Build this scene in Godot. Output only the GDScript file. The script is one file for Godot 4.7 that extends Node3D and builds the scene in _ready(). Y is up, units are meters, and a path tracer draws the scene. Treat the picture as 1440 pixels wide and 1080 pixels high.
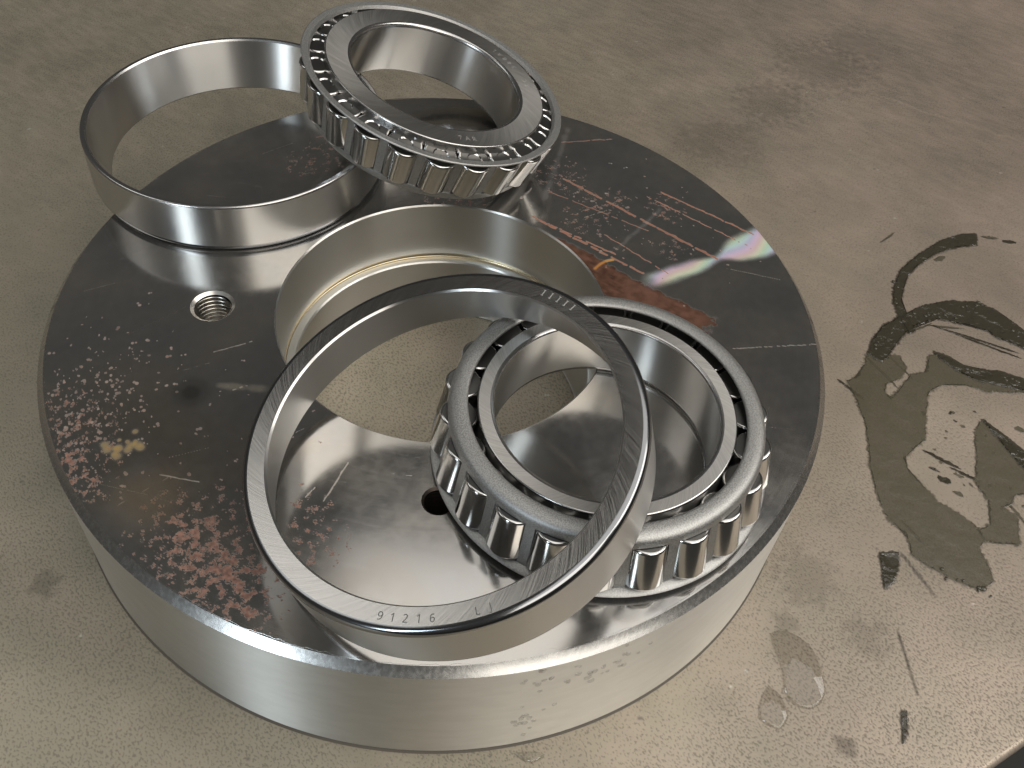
extends Node3D
# A machined steel disc with taper roller bearings lying on a steel bench. Units are metres.

const H := 0.062          # height of the disc
const R := 0.150          # radius of the disc
const BORE := 0.0647
const TOP_R := 0.1473
const TEX_W := 2048
const TEX_H := 640

var M := {}
var rng := RandomNumberGenerator.new()
var disc_rgb := PackedByteArray()
var disc_orm := PackedByteArray()


func _ready() -> void:
	rng.seed = 7
	# ---------------------------------------------------------------- camera, surroundings, lamps, exposure
	var cam := Camera3D.new()
	cam.name = "camera"
	cam.position = Vector3(0, 0.3321, 0.2703)
	cam.rotation = Vector3(-0.856, -0.1093, 0.1066)
	cam.fov = 43.28
	cam.near = 0.02
	cam.far = 40.0
	add_child(cam)
	var env := Environment.new()
	env.background_mode = Environment.BG_COLOR
	env.background_color = Color(0.060, 0.058, 0.054).linear_to_srgb()
	env.tonemap_mode = Environment.TONE_MAPPER_LINEAR
	env.tonemap_exposure = 1.08
	env.sdfgi_enabled = true
	env.ssao_enabled = true
	env.ssil_enabled = true
	var we := WorldEnvironment.new()
	we.name = "surroundings"
	we.environment = env
	add_child(we)
	# name, azimuth (0 = away from the camera, 90 = right), height angle, distance, size, radiance, colour
	lamp("warm_lamp", 150, 38, 2.2, Vector2(1.55, 1.6), 3.0, Color(1.0, 0.95, 0.87))
	lamp("cool_lamp", -142, 25, 2.2, Vector2(0.32, 1.2), 11.0, Color(0.78, 0.90, 1.0))
	lamp("ceiling_lamp", 99, 71, 1.96, Vector2(1.75, 2.2), 1.35, Color(1.0, 0.97, 0.92))
	lamp("right_lamp", 95, 42, 2.1, Vector2(1.25, 1.0), 4.0, Color(1.0, 0.96, 0.90))
	lamp("left_lamp", -76, 50, 2.2, Vector2(0.9, 0.9), 1.5, Color(1.0, 0.99, 0.96))

	# ---------------------------------------------------------------- materials
	make_materials()

	# ---------------------------------------------------------------- setting
	make_bench()

	# ---------------------------------------------------------------- objects
	make_disc()
	make_cups()
	make_cones()
	make_liquids()


func lamp(called: String, az: float, el: float, dist: float, size: Vector2, radiance: float, tint: Color) -> void:
	var l := AreaLight3D.new()
	l.name = called
	var a := deg_to_rad(az)
	var e := deg_to_rad(el)
	var centre := Vector3(0, 0.05, 0)
	var at := centre + dist * Vector3(sin(a) * cos(e), sin(e), -cos(a) * cos(e))
	l.area_size = size
	l.area_normalize_energy = true
	l.light_energy = radiance * size.x * size.y / PI
	l.light_color = tint.linear_to_srgb()
	l.area_range = 8.0
	l.shadow_enabled = true
	add_child(l)
	if el > 60.0:
		l.look_at_from_position(at, at + Vector3.DOWN, Vector3.FORWARD)
	else:
		l.look_at_from_position(at, centre, Vector3.UP)


# ==================================================================== helpers
func tag(o: Node, label: String, category: String, group := "", kind := "") -> void:
	if label:
		o.set_meta("label", label)
	if category:
		o.set_meta("category", category)
	if group:
		o.set_meta("group", group)
	if kind:
		o.set_meta("kind", kind)


func part(called: String, mesh: Mesh, mat: Material, parent: Node) -> MeshInstance3D:
	var o := MeshInstance3D.new()
	o.name = called
	o.mesh = mesh
	o.material_override = null
	if mat:
		for i in mesh.get_surface_count():
			mesh.surface_set_material(i, mat)
	parent.add_child(o, true)
	return o


class Shape:
	var v := PackedVector3Array()
	var n := PackedVector3Array()
	var uv := PackedVector2Array()
	var idx := PackedInt32Array()

	func vert(p: Vector3, nn: Vector3, t: Vector2) -> int:
		v.push_back(p)
		n.push_back(nn)
		uv.push_back(t)
		return v.size() - 1

	func tri(a: int, b: int, c: int) -> void:
		# Godot's front faces run clockwise
		var g := (v[b] - v[a]).cross(v[c] - v[a])
		if g.dot(n[a] + n[b] + n[c]) > 0.0:
			idx.append_array([a, c, b])
		else:
			idx.append_array([a, b, c])

	func quad(a: int, b: int, c: int, d: int) -> void:
		tri(a, b, c)
		tri(a, c, d)

	func mesh() -> ArrayMesh:
		var m := ArrayMesh.new()
		add_to(m)
		return m

	func add_to(m: ArrayMesh) -> void:
		var arr := []
		arr.resize(Mesh.ARRAY_MAX)
		arr[Mesh.ARRAY_VERTEX] = v
		arr[Mesh.ARRAY_NORMAL] = n
		arr[Mesh.ARRAY_TEX_UV] = uv
		arr[Mesh.ARRAY_INDEX] = idx
		m.add_surface_from_arrays(Mesh.PRIMITIVE_TRIANGLES, arr)


# Turns a smooth profile of (radius, height) about the y axis. Walls run round the circumference (wall = true: the brushing runs round), faces have theirs across.
func lathe(s: Shape, prof: Array, seg: int, wall := true, turns := 9.0, tile := 0.04, shear := 0.0, jag: FastNoiseLite = null) -> void:
	var k := prof.size()
	var arc := PackedFloat32Array([0.0])
	var nor := []
	for i in range(1, k):
		arc.push_back(arc[i - 1] + (prof[i] as Vector2).distance_to(prof[i - 1]))
	for i in k:
		var d: Vector2 = prof[mini(i + 1, k - 1)] - prof[maxi(i - 1, 0)]
		if i > 0 and i < k - 1:
			d = (prof[i + 1] - prof[i]).normalized() + (prof[i] - prof[i - 1]).normalized()
		d = d.normalized()
		nor.push_back(Vector2(d.y, -d.x))
	var first := s.v.size()
	for j in seg + 1:
		var th := TAU * j / seg
		var c := cos(th)
		var sn := sin(th)
		for i in k:
			var p: Vector2 = prof[i]
			if jag:
				p = nick(jag, p, i, th if j < seg else 0.0)
			var q: Vector2 = nor[i]
			var t := Vector2(arc[i] / tile, th / TAU * turns) if wall else Vector2(th / TAU * turns + shear * arc[i] / tile, arc[i] / tile)
			s.vert(Vector3(p.x * c, p.y, p.x * sn), Vector3(q.x * c, q.y, q.x * sn), t)
	for j in seg:
		for i in k - 1:
			var a := first + j * k + i
			s.quad(a, a + 1, a + k + 1, a + k)


# burrs and dents along the disc's chamfer
func nick(jag: FastNoiseLite, p: Vector2, i: int, th: float) -> Vector2:
	if i == 0:
		return p
	var v := jag.get_noise_2d(cos(th) * 18.0, sin(th) * 18.0) + 0.2 * jag.get_noise_2d(cos(th) * 60.0, sin(th) * 60.0)
	var deg := rad_to_deg(th)
	var dent := exp(-pow((deg - 76.5) / 0.7, 2.0)) + 0.7 * exp(-pow((deg - 55.0) / 1.2, 2.0)) + 0.6 * exp(-pow((deg - 47.0) / 0.8, 2.0)) + 0.5 * exp(-pow((deg - 105.0) / 0.5, 2.0))
	if i == 3:
		return p + Vector2(-0.0001 - 0.0007 * maxf(v, -0.2) - 0.0011 * dent, 0.0)
	return p + Vector2(-0.0003 * v - 0.0005 * dent, -0.0003 * v - 0.0004 * dent)


func rounded(from: Vector2, corner: Vector2, to: Vector2, steps := 5) -> Array:
	var out := []
	for i in steps + 1:
		var t := float(i) / steps
		out.push_back(from.lerp(corner, t).lerp(corner.lerp(to, t), t))
	return out


func pose(origin: Vector3, a: float, b: float, flip: bool, shift: float) -> Transform3D:
	var nn := Vector3(a, 1, b).normalized()
	var y := -nn if flip else nn
	var x := Vector3.RIGHT - y * y.x
	x = x.normalized()
	return Transform3D(Basis(x, y, x.cross(y)), origin + nn * shift)


func noise(kind: int, freq: float, sd: int, octaves := 1) -> FastNoiseLite:
	var f := FastNoiseLite.new()
	f.noise_type = kind
	f.frequency = freq
	f.seed = sd
	f.fractal_type = FastNoiseLite.FRACTAL_FBM if octaves > 1 else FastNoiseLite.FRACTAL_NONE
	f.fractal_octaves = octaves
	return f


func sm(a: float, b: float, x: float) -> float:
	var t := clampf((x - a) / (b - a), 0.0, 1.0)
	return t * t * (3.0 - 2.0 * t)


# ==================================================================== textures and materials
func streak_image(sd: int, across: float, along: int) -> Image:
	# fine grinding lines that run up the picture
	var f := noise(FastNoiseLite.TYPE_SIMPLEX, across, sd, 4)
	var im := f.get_seamless_image(1024, along, false, false, 0.15)
	im.convert(Image.FORMAT_L8)
	im.resize(1024, 1024, Image.INTERPOLATE_CUBIC)
	return im


func ramp(im: Image, lo: float, hi: float) -> ImageTexture:
	# a grey picture between two values
	var src := im.get_data()
	var table := PackedByteArray()
	table.resize(256)
	for i in 256:
		table[i] = int(255.0 * clampf(lerpf(lo, hi, sm(0.2, 0.8, i / 255.0)), 0.0, 1.0))
	for i in src.size():
		src[i] = table[src[i]]
	return ImageTexture.create_from_image(Image.create_from_data(im.get_width(), im.get_height(), false, Image.FORMAT_L8, src))


func metal(called: String, c: Color, rough: float, aniso: float, rough_tex: Texture2D = null, bump: Texture2D = null, bump_cm := 0.0, tint_tex: Texture2D = null) -> StandardMaterial3D:
	var m := StandardMaterial3D.new()
	m.resource_name = called
	m.albedo_color = c.linear_to_srgb()
	m.metallic = 1.0
	m.metallic_specular = 0.5
	m.roughness = rough
	if rough_tex:
		m.roughness_texture = rough_tex
		m.roughness_texture_channel = BaseMaterial3D.TEXTURE_CHANNEL_RED
	if tint_tex:
		m.albedo_texture = tint_tex
	if absf(aniso) > 0.0:
		m.anisotropy_enabled = true
		m.anisotropy = aniso
	if bump:
		m.heightmap_enabled = true
		m.heightmap_texture = bump
		m.heightmap_scale = bump_cm
	M[called] = m
	return m


func make_materials() -> void:
	var coarse := streak_image(11, 0.11, 14)
	var fine := streak_image(23, 0.09, 12)
	var t_coarse := ramp(coarse, 0.0, 1.0)
	var t_fine := ramp(fine, 0.0, 1.0)
	var r_ground := ramp(coarse, 0.15, 0.26)
	var r_ring := ramp(coarse, 0.38, 0.52)
	var r_wall := ramp(fine, 0.285, 0.297)
	var r_disc := ramp(fine, 0.375, 0.405)
	var r_bore := ramp(fine, 0.30, 0.318)
	var tint := ramp(coarse, 0.88, 1.0)
	metal("ground_face", Color(0.50, 0.485, 0.46), 1.0, 0.55, r_ground, t_coarse, 0.0005, tint)
	metal("ground_ring", Color(0.54, 0.525, 0.50), 1.0, 0.6, r_ring, t_coarse, 0.0004, tint)
	metal("polished_wall", Color(0.56, 0.55, 0.53), 1.0, 0.95, r_wall)
	metal("turned_edge", Color(0.50, 0.49, 0.48), 0.24, 0.0)
	metal("dark_edge", Color(0.27, 0.275, 0.285), 0.16, 0.0)
	metal("roller_steel", Color(0.56, 0.555, 0.545), 0.13, 0.0)
	var sc := noise(FastNoiseLite.TYPE_SIMPLEX, 0.012, 31, 5).get_seamless_image(512, 512)
	sc.convert(Image.FORMAT_L8)
	var scuff := ramp(sc, 0.98, 1.0)
	metal("roller_end", Color(0.17, 0.168, 0.162), 0.34, 0.0)  # ends darkened in colour to paint the shade inside the cage gap
	metal("disc_wall", Color(0.62, 0.605, 0.57), 1.0, 0.95, r_disc, t_fine, 0.0002, scuff)
	metal("bore_steel", Color(0.58, 0.57, 0.54), 1.0, 0.95, r_bore, t_fine, 0.0002)
	metal("bore_fillet", Color(0.55, 0.47, 0.33), 0.25, 0.0)
	metal("thread_steel", Color(0.72, 0.69, 0.64), 0.30, 0.0)
	metal("dark_hole_steel", Color(0.20, 0.165, 0.14), 0.45, 0.0)  # darker brown steel for the front hole
	metal("stamp_dark", Color(0.22, 0.215, 0.205), 0.5, 0.0)
	metal("stamp_bright", Color(0.66, 0.65, 0.63), 0.5, 0.0)
	# pressed sheet of the cages: satin, faintly mottled
	var mott := noise(FastNoiseLite.TYPE_SIMPLEX, 0.06, 5, 4).get_seamless_image(512, 512)
	mott.convert(Image.FORMAT_L8)
	var cage := metal("cage_steel", Color(0.52, 0.515, 0.50), 1.0, 0.0, ramp(mott, 0.46, 0.60), ramp(mott, 0, 1), 0.003, ramp(mott, 0.78, 1.0))
	cage.uv1_triplanar = true
	cage.uv1_scale = Vector3.ONE * 45.0
	# hammered, burred chamfer of the disc
	var dents := noise(FastNoiseLite.TYPE_SIMPLEX, 0.03, 9, 5).get_seamless_image(512, 512)
	dents.convert(Image.FORMAT_L8)
	var cham := metal("chamfer_steel", Color(0.58, 0.57, 0.55), 1.0, 0.0, ramp(dents, 0.24, 0.29), ramp(dents, 0, 1), 0.0006, ramp(dents, 0.95, 1.0))
	cham.uv1_triplanar = true
	cham.uv1_scale = Vector3.ONE * 30.0
	make_disc_texture()
	var m := ORMMaterial3D.new()
	m.resource_name = "disc_face"
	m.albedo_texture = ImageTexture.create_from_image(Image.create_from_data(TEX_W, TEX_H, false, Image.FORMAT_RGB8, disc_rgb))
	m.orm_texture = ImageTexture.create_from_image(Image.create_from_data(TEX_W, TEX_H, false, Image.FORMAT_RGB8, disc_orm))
	m.anisotropy_enabled = true
	m.anisotropy = -0.4
	M.disc_face = m
	disc_rgb.clear()
	disc_orm.clear()


func put(i: int, c: Color, rough: float, met: float, a: float) -> void:
	# c is linear; the picture is sRGB
	var s := c.linear_to_srgb()
	disc_rgb[i] = int(lerpf(disc_rgb[i], 255.0 * s.r, a))
	disc_rgb[i + 1] = int(lerpf(disc_rgb[i + 1], 255.0 * s.g, a))
	disc_rgb[i + 2] = int(lerpf(disc_rgb[i + 2], 255.0 * s.b, a))
	disc_orm[i + 1] = int(lerpf(disc_orm[i + 1], 255.0 * rough, a))
	disc_orm[i + 2] = int(lerpf(disc_orm[i + 2], 255.0 * met, a))


func blot(x: float, z: float, rad: float, c: Color, rough: float, met: float, a: float, soft := 0.5) -> void:
	# a round mark on the disc's face
	var r := sqrt(x * x + z * z)
	var th := fposmod(atan2(z, x), TAU)
	var per_r := (TEX_H) / (TOP_R - BORE)
	var cy := int((r - BORE) * per_r)
	var cx := int(th / TAU * TEX_W)
	var ny := int(ceil(rad * per_r)) + 1
	var nx := int(ceil(rad / r / TAU * TEX_W)) + 1
	for dy in range(-ny, ny + 1):
		var py := cy + dy
		if py < 0 or py >= TEX_H:
			continue
		var rr := BORE + (py + 0.5) / per_r
		for dx in range(-nx, nx + 1):
			var t := (cx + dx + 0.5) / TEX_W * TAU
			var d := Vector2(rr * cos(t) - x, rr * sin(t) - z).length() / rad
			if d < 1.0:
				put((py * TEX_W + posmod(cx + dx, TEX_W)) * 3, c, rough, met, a * (1.0 - sm(1.0 - soft, 1.0, d)))


func scratch(a: Vector2, b: Vector2, width: float, c: Color, rough: float, met: float, alpha: float, wobble := 0.0, gaps := 0.0) -> void:
	var n := int(a.distance_to(b) / (width * 0.45)) + 1
	var side := (b - a).normalized().orthogonal()
	var f := noise(FastNoiseLite.TYPE_SIMPLEX, 0.15, int(a.x * 1e5) + 3, 3)
	for i in n:
		var t := float(i) / n
		var w := f.get_noise_2d(t * a.distance_to(b) * 1000.0, 0.0)
		var g := f.get_noise_2d(t * a.distance_to(b) * 1000.0, 50.0)
		if g < gaps - 0.5:
			continue
		var p := a.lerp(b, t) + side * w * wobble
		blot(p.x, p.y, width * (0.7 + 0.6 * absf(w)), c, rough, met, alpha, 0.7)


func make_disc_texture() -> void:
	var n_big := noise(FastNoiseLite.TYPE_SIMPLEX, 0.022, 3, 4)
	var n_mid := noise(FastNoiseLite.TYPE_SIMPLEX, 0.16, 4, 4)
	var n_blot := noise(FastNoiseLite.TYPE_SIMPLEX, 0.20, 8, 5)
	var n_fine := noise(FastNoiseLite.TYPE_SIMPLEX, 1.0, 18, 2)
	var n_ring := noise(FastNoiseLite.TYPE_SIMPLEX, 1.3, 6, 2)
	disc_rgb.resize(TEX_W * TEX_H * 3)
	disc_orm.resize(TEX_W * TEX_H * 3)
	var cs := PackedVector2Array()
	for x in TEX_W:
		var th := (x + 0.5) / TEX_W * TAU
		cs.push_back(Vector2(cos(th), sin(th)))
	# where rust grows, in mm: x, z, reach, strength
	var patches := [
		[-76, 108, 13, 0.62], [-66, 118, 12, 0.70], [-82, 100, 9, 0.45], [-58, 126, 8, 0.55], [-122, 76, 9, 0.50], [-117, 86, 7, 0.45], [-128, 62, 11, 0.32],
		[-40, 106, 8, 0.22], [-42, 93, 6, 0.16], [52, -88, 9, 0.2], [72, -71, 7, 0.22], [96, -68, 7, 0.2], [60, -60, 8, 0.14], [96, -42, 6, 0.14], [-48, -104, 10, 0.24], [-62, -92, 8, 0.16], [5, -70, 10, 0.2]]
	var i := 0
	for y in TEX_H:
		var r := (BORE + (y + 0.5) / TEX_H * (TOP_R - BORE)) * 1000.0
		var ring := n_ring.get_noise_1d(r * 3.0)
		for x in TEX_W:
			var px := r * cs[x].x
			var pz := r * cs[x].y
			var b := n_big.get_noise_2d(px, pz)
			var mi := n_mid.get_noise_2d(px, pz)
			var tone := 0.46 + 0.06 * b + 0.02 * mi + 0.015 * ring
			var warm := clampf(0.5 + b, 0.0, 1.0)
			var cr := tone
			var cg := tone * lerpf(0.985, 0.95, warm)
			var cb := tone * lerpf(0.96, 0.88, warm)
			var rough := clampf(0.155 + 0.02 * mi + 0.05 * b + 0.02 * ring, 0.09, 0.5)
			var met := 0.95
			# brown film
			var film_a := 0.55 * exp(-(pow((px + 100.0) / 42.0, 2.0) + pow((pz - 78.0) / 46.0, 2.0))) * clampf(0.7 + 0.9 * b, 0.0, 1.0)
			cr = lerpf(cr, 0.27, film_a)
			cg = lerpf(cg, 0.215, film_a)
			cb = lerpf(cb, 0.15, film_a)
			# rust
			var grow := 0.0
			for p in patches:
				var dx: float = px - p[0]
				var dz: float = pz - p[1]
				var q: float = (dx * dx + dz * dz) / (p[2] * p[2])
				if q < 4.0:
					grow = maxf(grow, p[3] * exp(-q))
			if grow > 0.02:
				var k := n_blot.get_noise_2d(px, pz) * 0.64 + n_fine.get_noise_2d(px, pz) * 0.3 + mi * 0.2
				var am := 0.80 * sm(0.34, 0.60, k + grow * 0.75)
				var a := sm(0.0, 0.5, am)
				if a > 0.0:
					var shade := 0.8 + 0.5 * n_blot.get_noise_2d(px * 2.2 + 90.0, pz * 2.2)
					cr = lerpf(cr, 0.30 * shade, a)
					cg = lerpf(cg, 0.165 * shade, a)
					cb = lerpf(cb, 0.125 * shade, a)
					rough = lerpf(rough, 0.75, am)
					met = lerpf(met, 0.12, am)
			# brown rust band between the bore and the right hand bearing: straight outer side, ragged inner side
			var u := (px - 36.0) * 0.831 + (pz + 52.0) * 0.556      # along the band
			var w := -(px - 36.0) * 0.556 + (pz + 52.0) * 0.831     # across it, towards the camera
			if u > -8.0 and u < 92.0 and w > -9.0 and w < 18.0:
				var top := -1.5 + 4.0 * sm(20.0, 60.0, u) + 1.2 * mi
				var edge := sm(top - 0.7, top + 1.6, w) * (1.0 - sm(86.0, 90.0, u + mi * 5.0)) * sm(-6.0, 4.0, u) * (1.0 - sm(13.0, 17.0, w - 0.05 * u))
				var a2 := 0.72 * edge * clampf(0.25 * n_blot.get_noise_2d(u * 0.4, w * 3.0) + 0.92 + 0.4 * b + 0.15 * mi, 0.0, 1.0)
				var sh := 0.9 + 0.3 * mi
				var ac := sm(0.0, 0.45, a2)
				cr = lerpf(cr, 0.175 * sh, ac)
				cg = lerpf(cg, 0.086 * sh, ac)
				cb = lerpf(cb, 0.058 * sh, ac)
				rough = lerpf(rough, 0.62, a2)
				met = lerpf(met, 0.25, a2)
			# rainbow highlight painted into colour and roughness, on a band along a radius
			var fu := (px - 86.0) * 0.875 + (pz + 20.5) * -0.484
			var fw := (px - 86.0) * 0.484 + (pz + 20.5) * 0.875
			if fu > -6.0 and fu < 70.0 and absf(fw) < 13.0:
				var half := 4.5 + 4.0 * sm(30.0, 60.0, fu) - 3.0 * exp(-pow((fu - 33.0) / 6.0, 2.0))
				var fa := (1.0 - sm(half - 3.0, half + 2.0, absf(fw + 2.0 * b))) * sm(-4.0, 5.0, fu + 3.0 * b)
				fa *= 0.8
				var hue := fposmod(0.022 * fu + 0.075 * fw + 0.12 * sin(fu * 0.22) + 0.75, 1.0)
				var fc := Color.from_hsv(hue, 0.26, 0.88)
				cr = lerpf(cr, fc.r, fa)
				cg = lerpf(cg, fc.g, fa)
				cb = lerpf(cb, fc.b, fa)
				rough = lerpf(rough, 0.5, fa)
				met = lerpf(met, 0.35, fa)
			var s := Color(cr, cg, cb).linear_to_srgb()
			disc_rgb[i] = int(255.0 * clampf(s.r, 0, 1))
			disc_rgb[i + 1] = int(255.0 * clampf(s.g, 0, 1))
			disc_rgb[i + 2] = int(255.0 * clampf(s.b, 0, 1))
			disc_orm[i] = 255
			disc_orm[i + 1] = int(255.0 * rough)
			disc_orm[i + 2] = int(255.0 * met)
			i += 3
	var rust := Color(0.30, 0.125, 0.08)
	var pink := Color(0.42, 0.26, 0.21)
	var pale := Color(0.62, 0.57, 0.52)
	# straight rusty lines
	for l in [[51.9, -87.4, 115.5, -35.3, 0.9], [96.8, -79.8, 134.3, -52.4, 0.6], [90.0, -76.0, 130.0, -45.0, 0.4], [40.6, -56.8, 82.2, -24.9, 0.8], [36.0, -60.0, 75.0, -34.0, 0.6], [68.0, -48.9, 92.7, -25.4, 0.35], [53.6, -114.7, 81.3, -119.5, 0.4], [44.0, -78.0, 88.0, -52.0, 0.35]]:
		scratch(Vector2(l[0], l[1]) * 0.001, Vector2(l[2], l[3]) * 0.001, l[4] * 0.001, rust * (0.8 + 0.4 * rng.randf()), 0.7, 0.15, 0.85, 0.0004, 0.15)
	# pale scratches
	for l in [[-92.7, 80.8, -79.5, 83.4, 0.3], [-38.1, 90.2, -31.3, 74.2, 0.35], [-44.1, 88.9, -41.5, 84.6, 0.28], [-84.7, 25.2, -71.4, 19.3, 0.35], [112.4, 16.3, 147.4, 12.7, 0.3], [-117.2, 17.3, -95.8, -0.5, 0.35], [-76, 44, -70, 41, 0.4], [60, -60, 72, -66, 0.25], [118, -30, 140, -24, 0.2], [-60, 70, -48, 60, 0.15], [20, 92, 40, 84, 0.16], [10, 75, 16, 92, 0.14]]:
		scratch(Vector2(l[0], l[1]) * 0.001, Vector2(l[2], l[3]) * 0.001, l[4] * 0.001, pale if l[0] > -110 else Color(0.12, 0.11, 0.10), 0.45, 0.8, 0.8, 0.0002)
	for k in 90:
		var a := Vector2(rng.randf_range(-0.14, 0.14), rng.randf_range(-0.14, 0.14))
		var d := Vector2.from_angle(rng.randf_range(-0.9, 0.3)) * rng.randf_range(0.003, 0.02)
		if a.length() > 0.067 and a.length() < 0.145 and (a + d).length() > 0.067 and (a + d).length() < 0.145:
			scratch(a, a + d, rng.randf_range(0.00008, 0.00018), pale, 0.4, 0.9, rng.randf_range(0.15, 0.45))
	# pink and pale specks on the left, fewer on the right
	for k in 430:
		var p := Vector2(-0.124 + rng.randfn() * 0.014, 0.052 + rng.randfn() * 0.019)
		if k % 5 == 0:
			p = Vector2(0.080 + rng.randfn() * 0.028, -0.062 + rng.randfn() * 0.022)
		elif k % 7 == 0:
			p = Vector2(-0.088 + rng.randfn() * 0.02, 0.07 + rng.randfn() * 0.025)
		if p.length() > 0.068 and p.length() < 0.1455:
			var sz := 0.00022 + 0.0006 * pow(rng.randf(), 2.4)
			var c := pink.lerp(pale, rng.randf() * 0.45) * rng.randf_range(0.4, 0.85)
			blot(p.x, p.y, sz, c, 0.6, 0.3, 0.9, 0.5)
			blot(p.x + rng.randfn() * sz, p.y + rng.randfn() * sz, sz * 0.8, c * 0.85, 0.6, 0.3, 0.85, 0.5)
	# ochre stain with a brown halo, reflection painted in as a dark disc, tan smear, orange curl
	for k in 16:
		var q := Vector2(-0.1075, 0.0690) + Vector2(rng.randfn() * 0.0032, rng.randfn() * 0.0026)
		blot(q.x, q.y, rng.randf_range(0.0010, 0.0026), Color(0.36, 0.23, 0.075), 0.55, 0.3, 0.55, 0.8)
	blot(-0.096, 0.090, 0.019, Color(0.20, 0.135, 0.07), 0.35, 0.7, 0.50, 0.9)
	blot(-0.0893, 0.0449, 0.0085, Color(0.16, 0.16, 0.15), 0.24, 0.95, 0.35, 0.45)
	blot(-0.0893, 0.0449, 0.0045, Color(0.19, 0.19, 0.18), 0.25, 1.0, 0.6, 0.6)
	scratch(Vector2(-0.0800, 0.0412), Vector2(-0.0630, 0.0424), 0.0026, Color(0.36, 0.29, 0.18), 0.5, 0.5, 0.16, 0.0002)
	for k in 12:
		var t := k / 11.0
		blot(lerpf(0.0620, 0.0700, t), lerpf(-0.0272, -0.0330, t) - 0.0012 * sin(t * PI), 0.0011, Color(0.62, 0.27, 0.06), 0.5, 0.2, 0.6, 0.6)
	# radial highlight streaks painted in as pale strokes
	for l in [[72.6, -39.9, 95.3, -68.1, 1.6], [42.9, -71.5, 57.8, -126.5, 2.2]]:
		scratch(Vector2(l[0], l[1]) * 0.001, Vector2(l[2], l[3]) * 0.001, l[4] * 0.001, Color(0.52, 0.50, 0.50), 0.42, 0.75, 0.13, 0.0006, 0.1)


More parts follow.
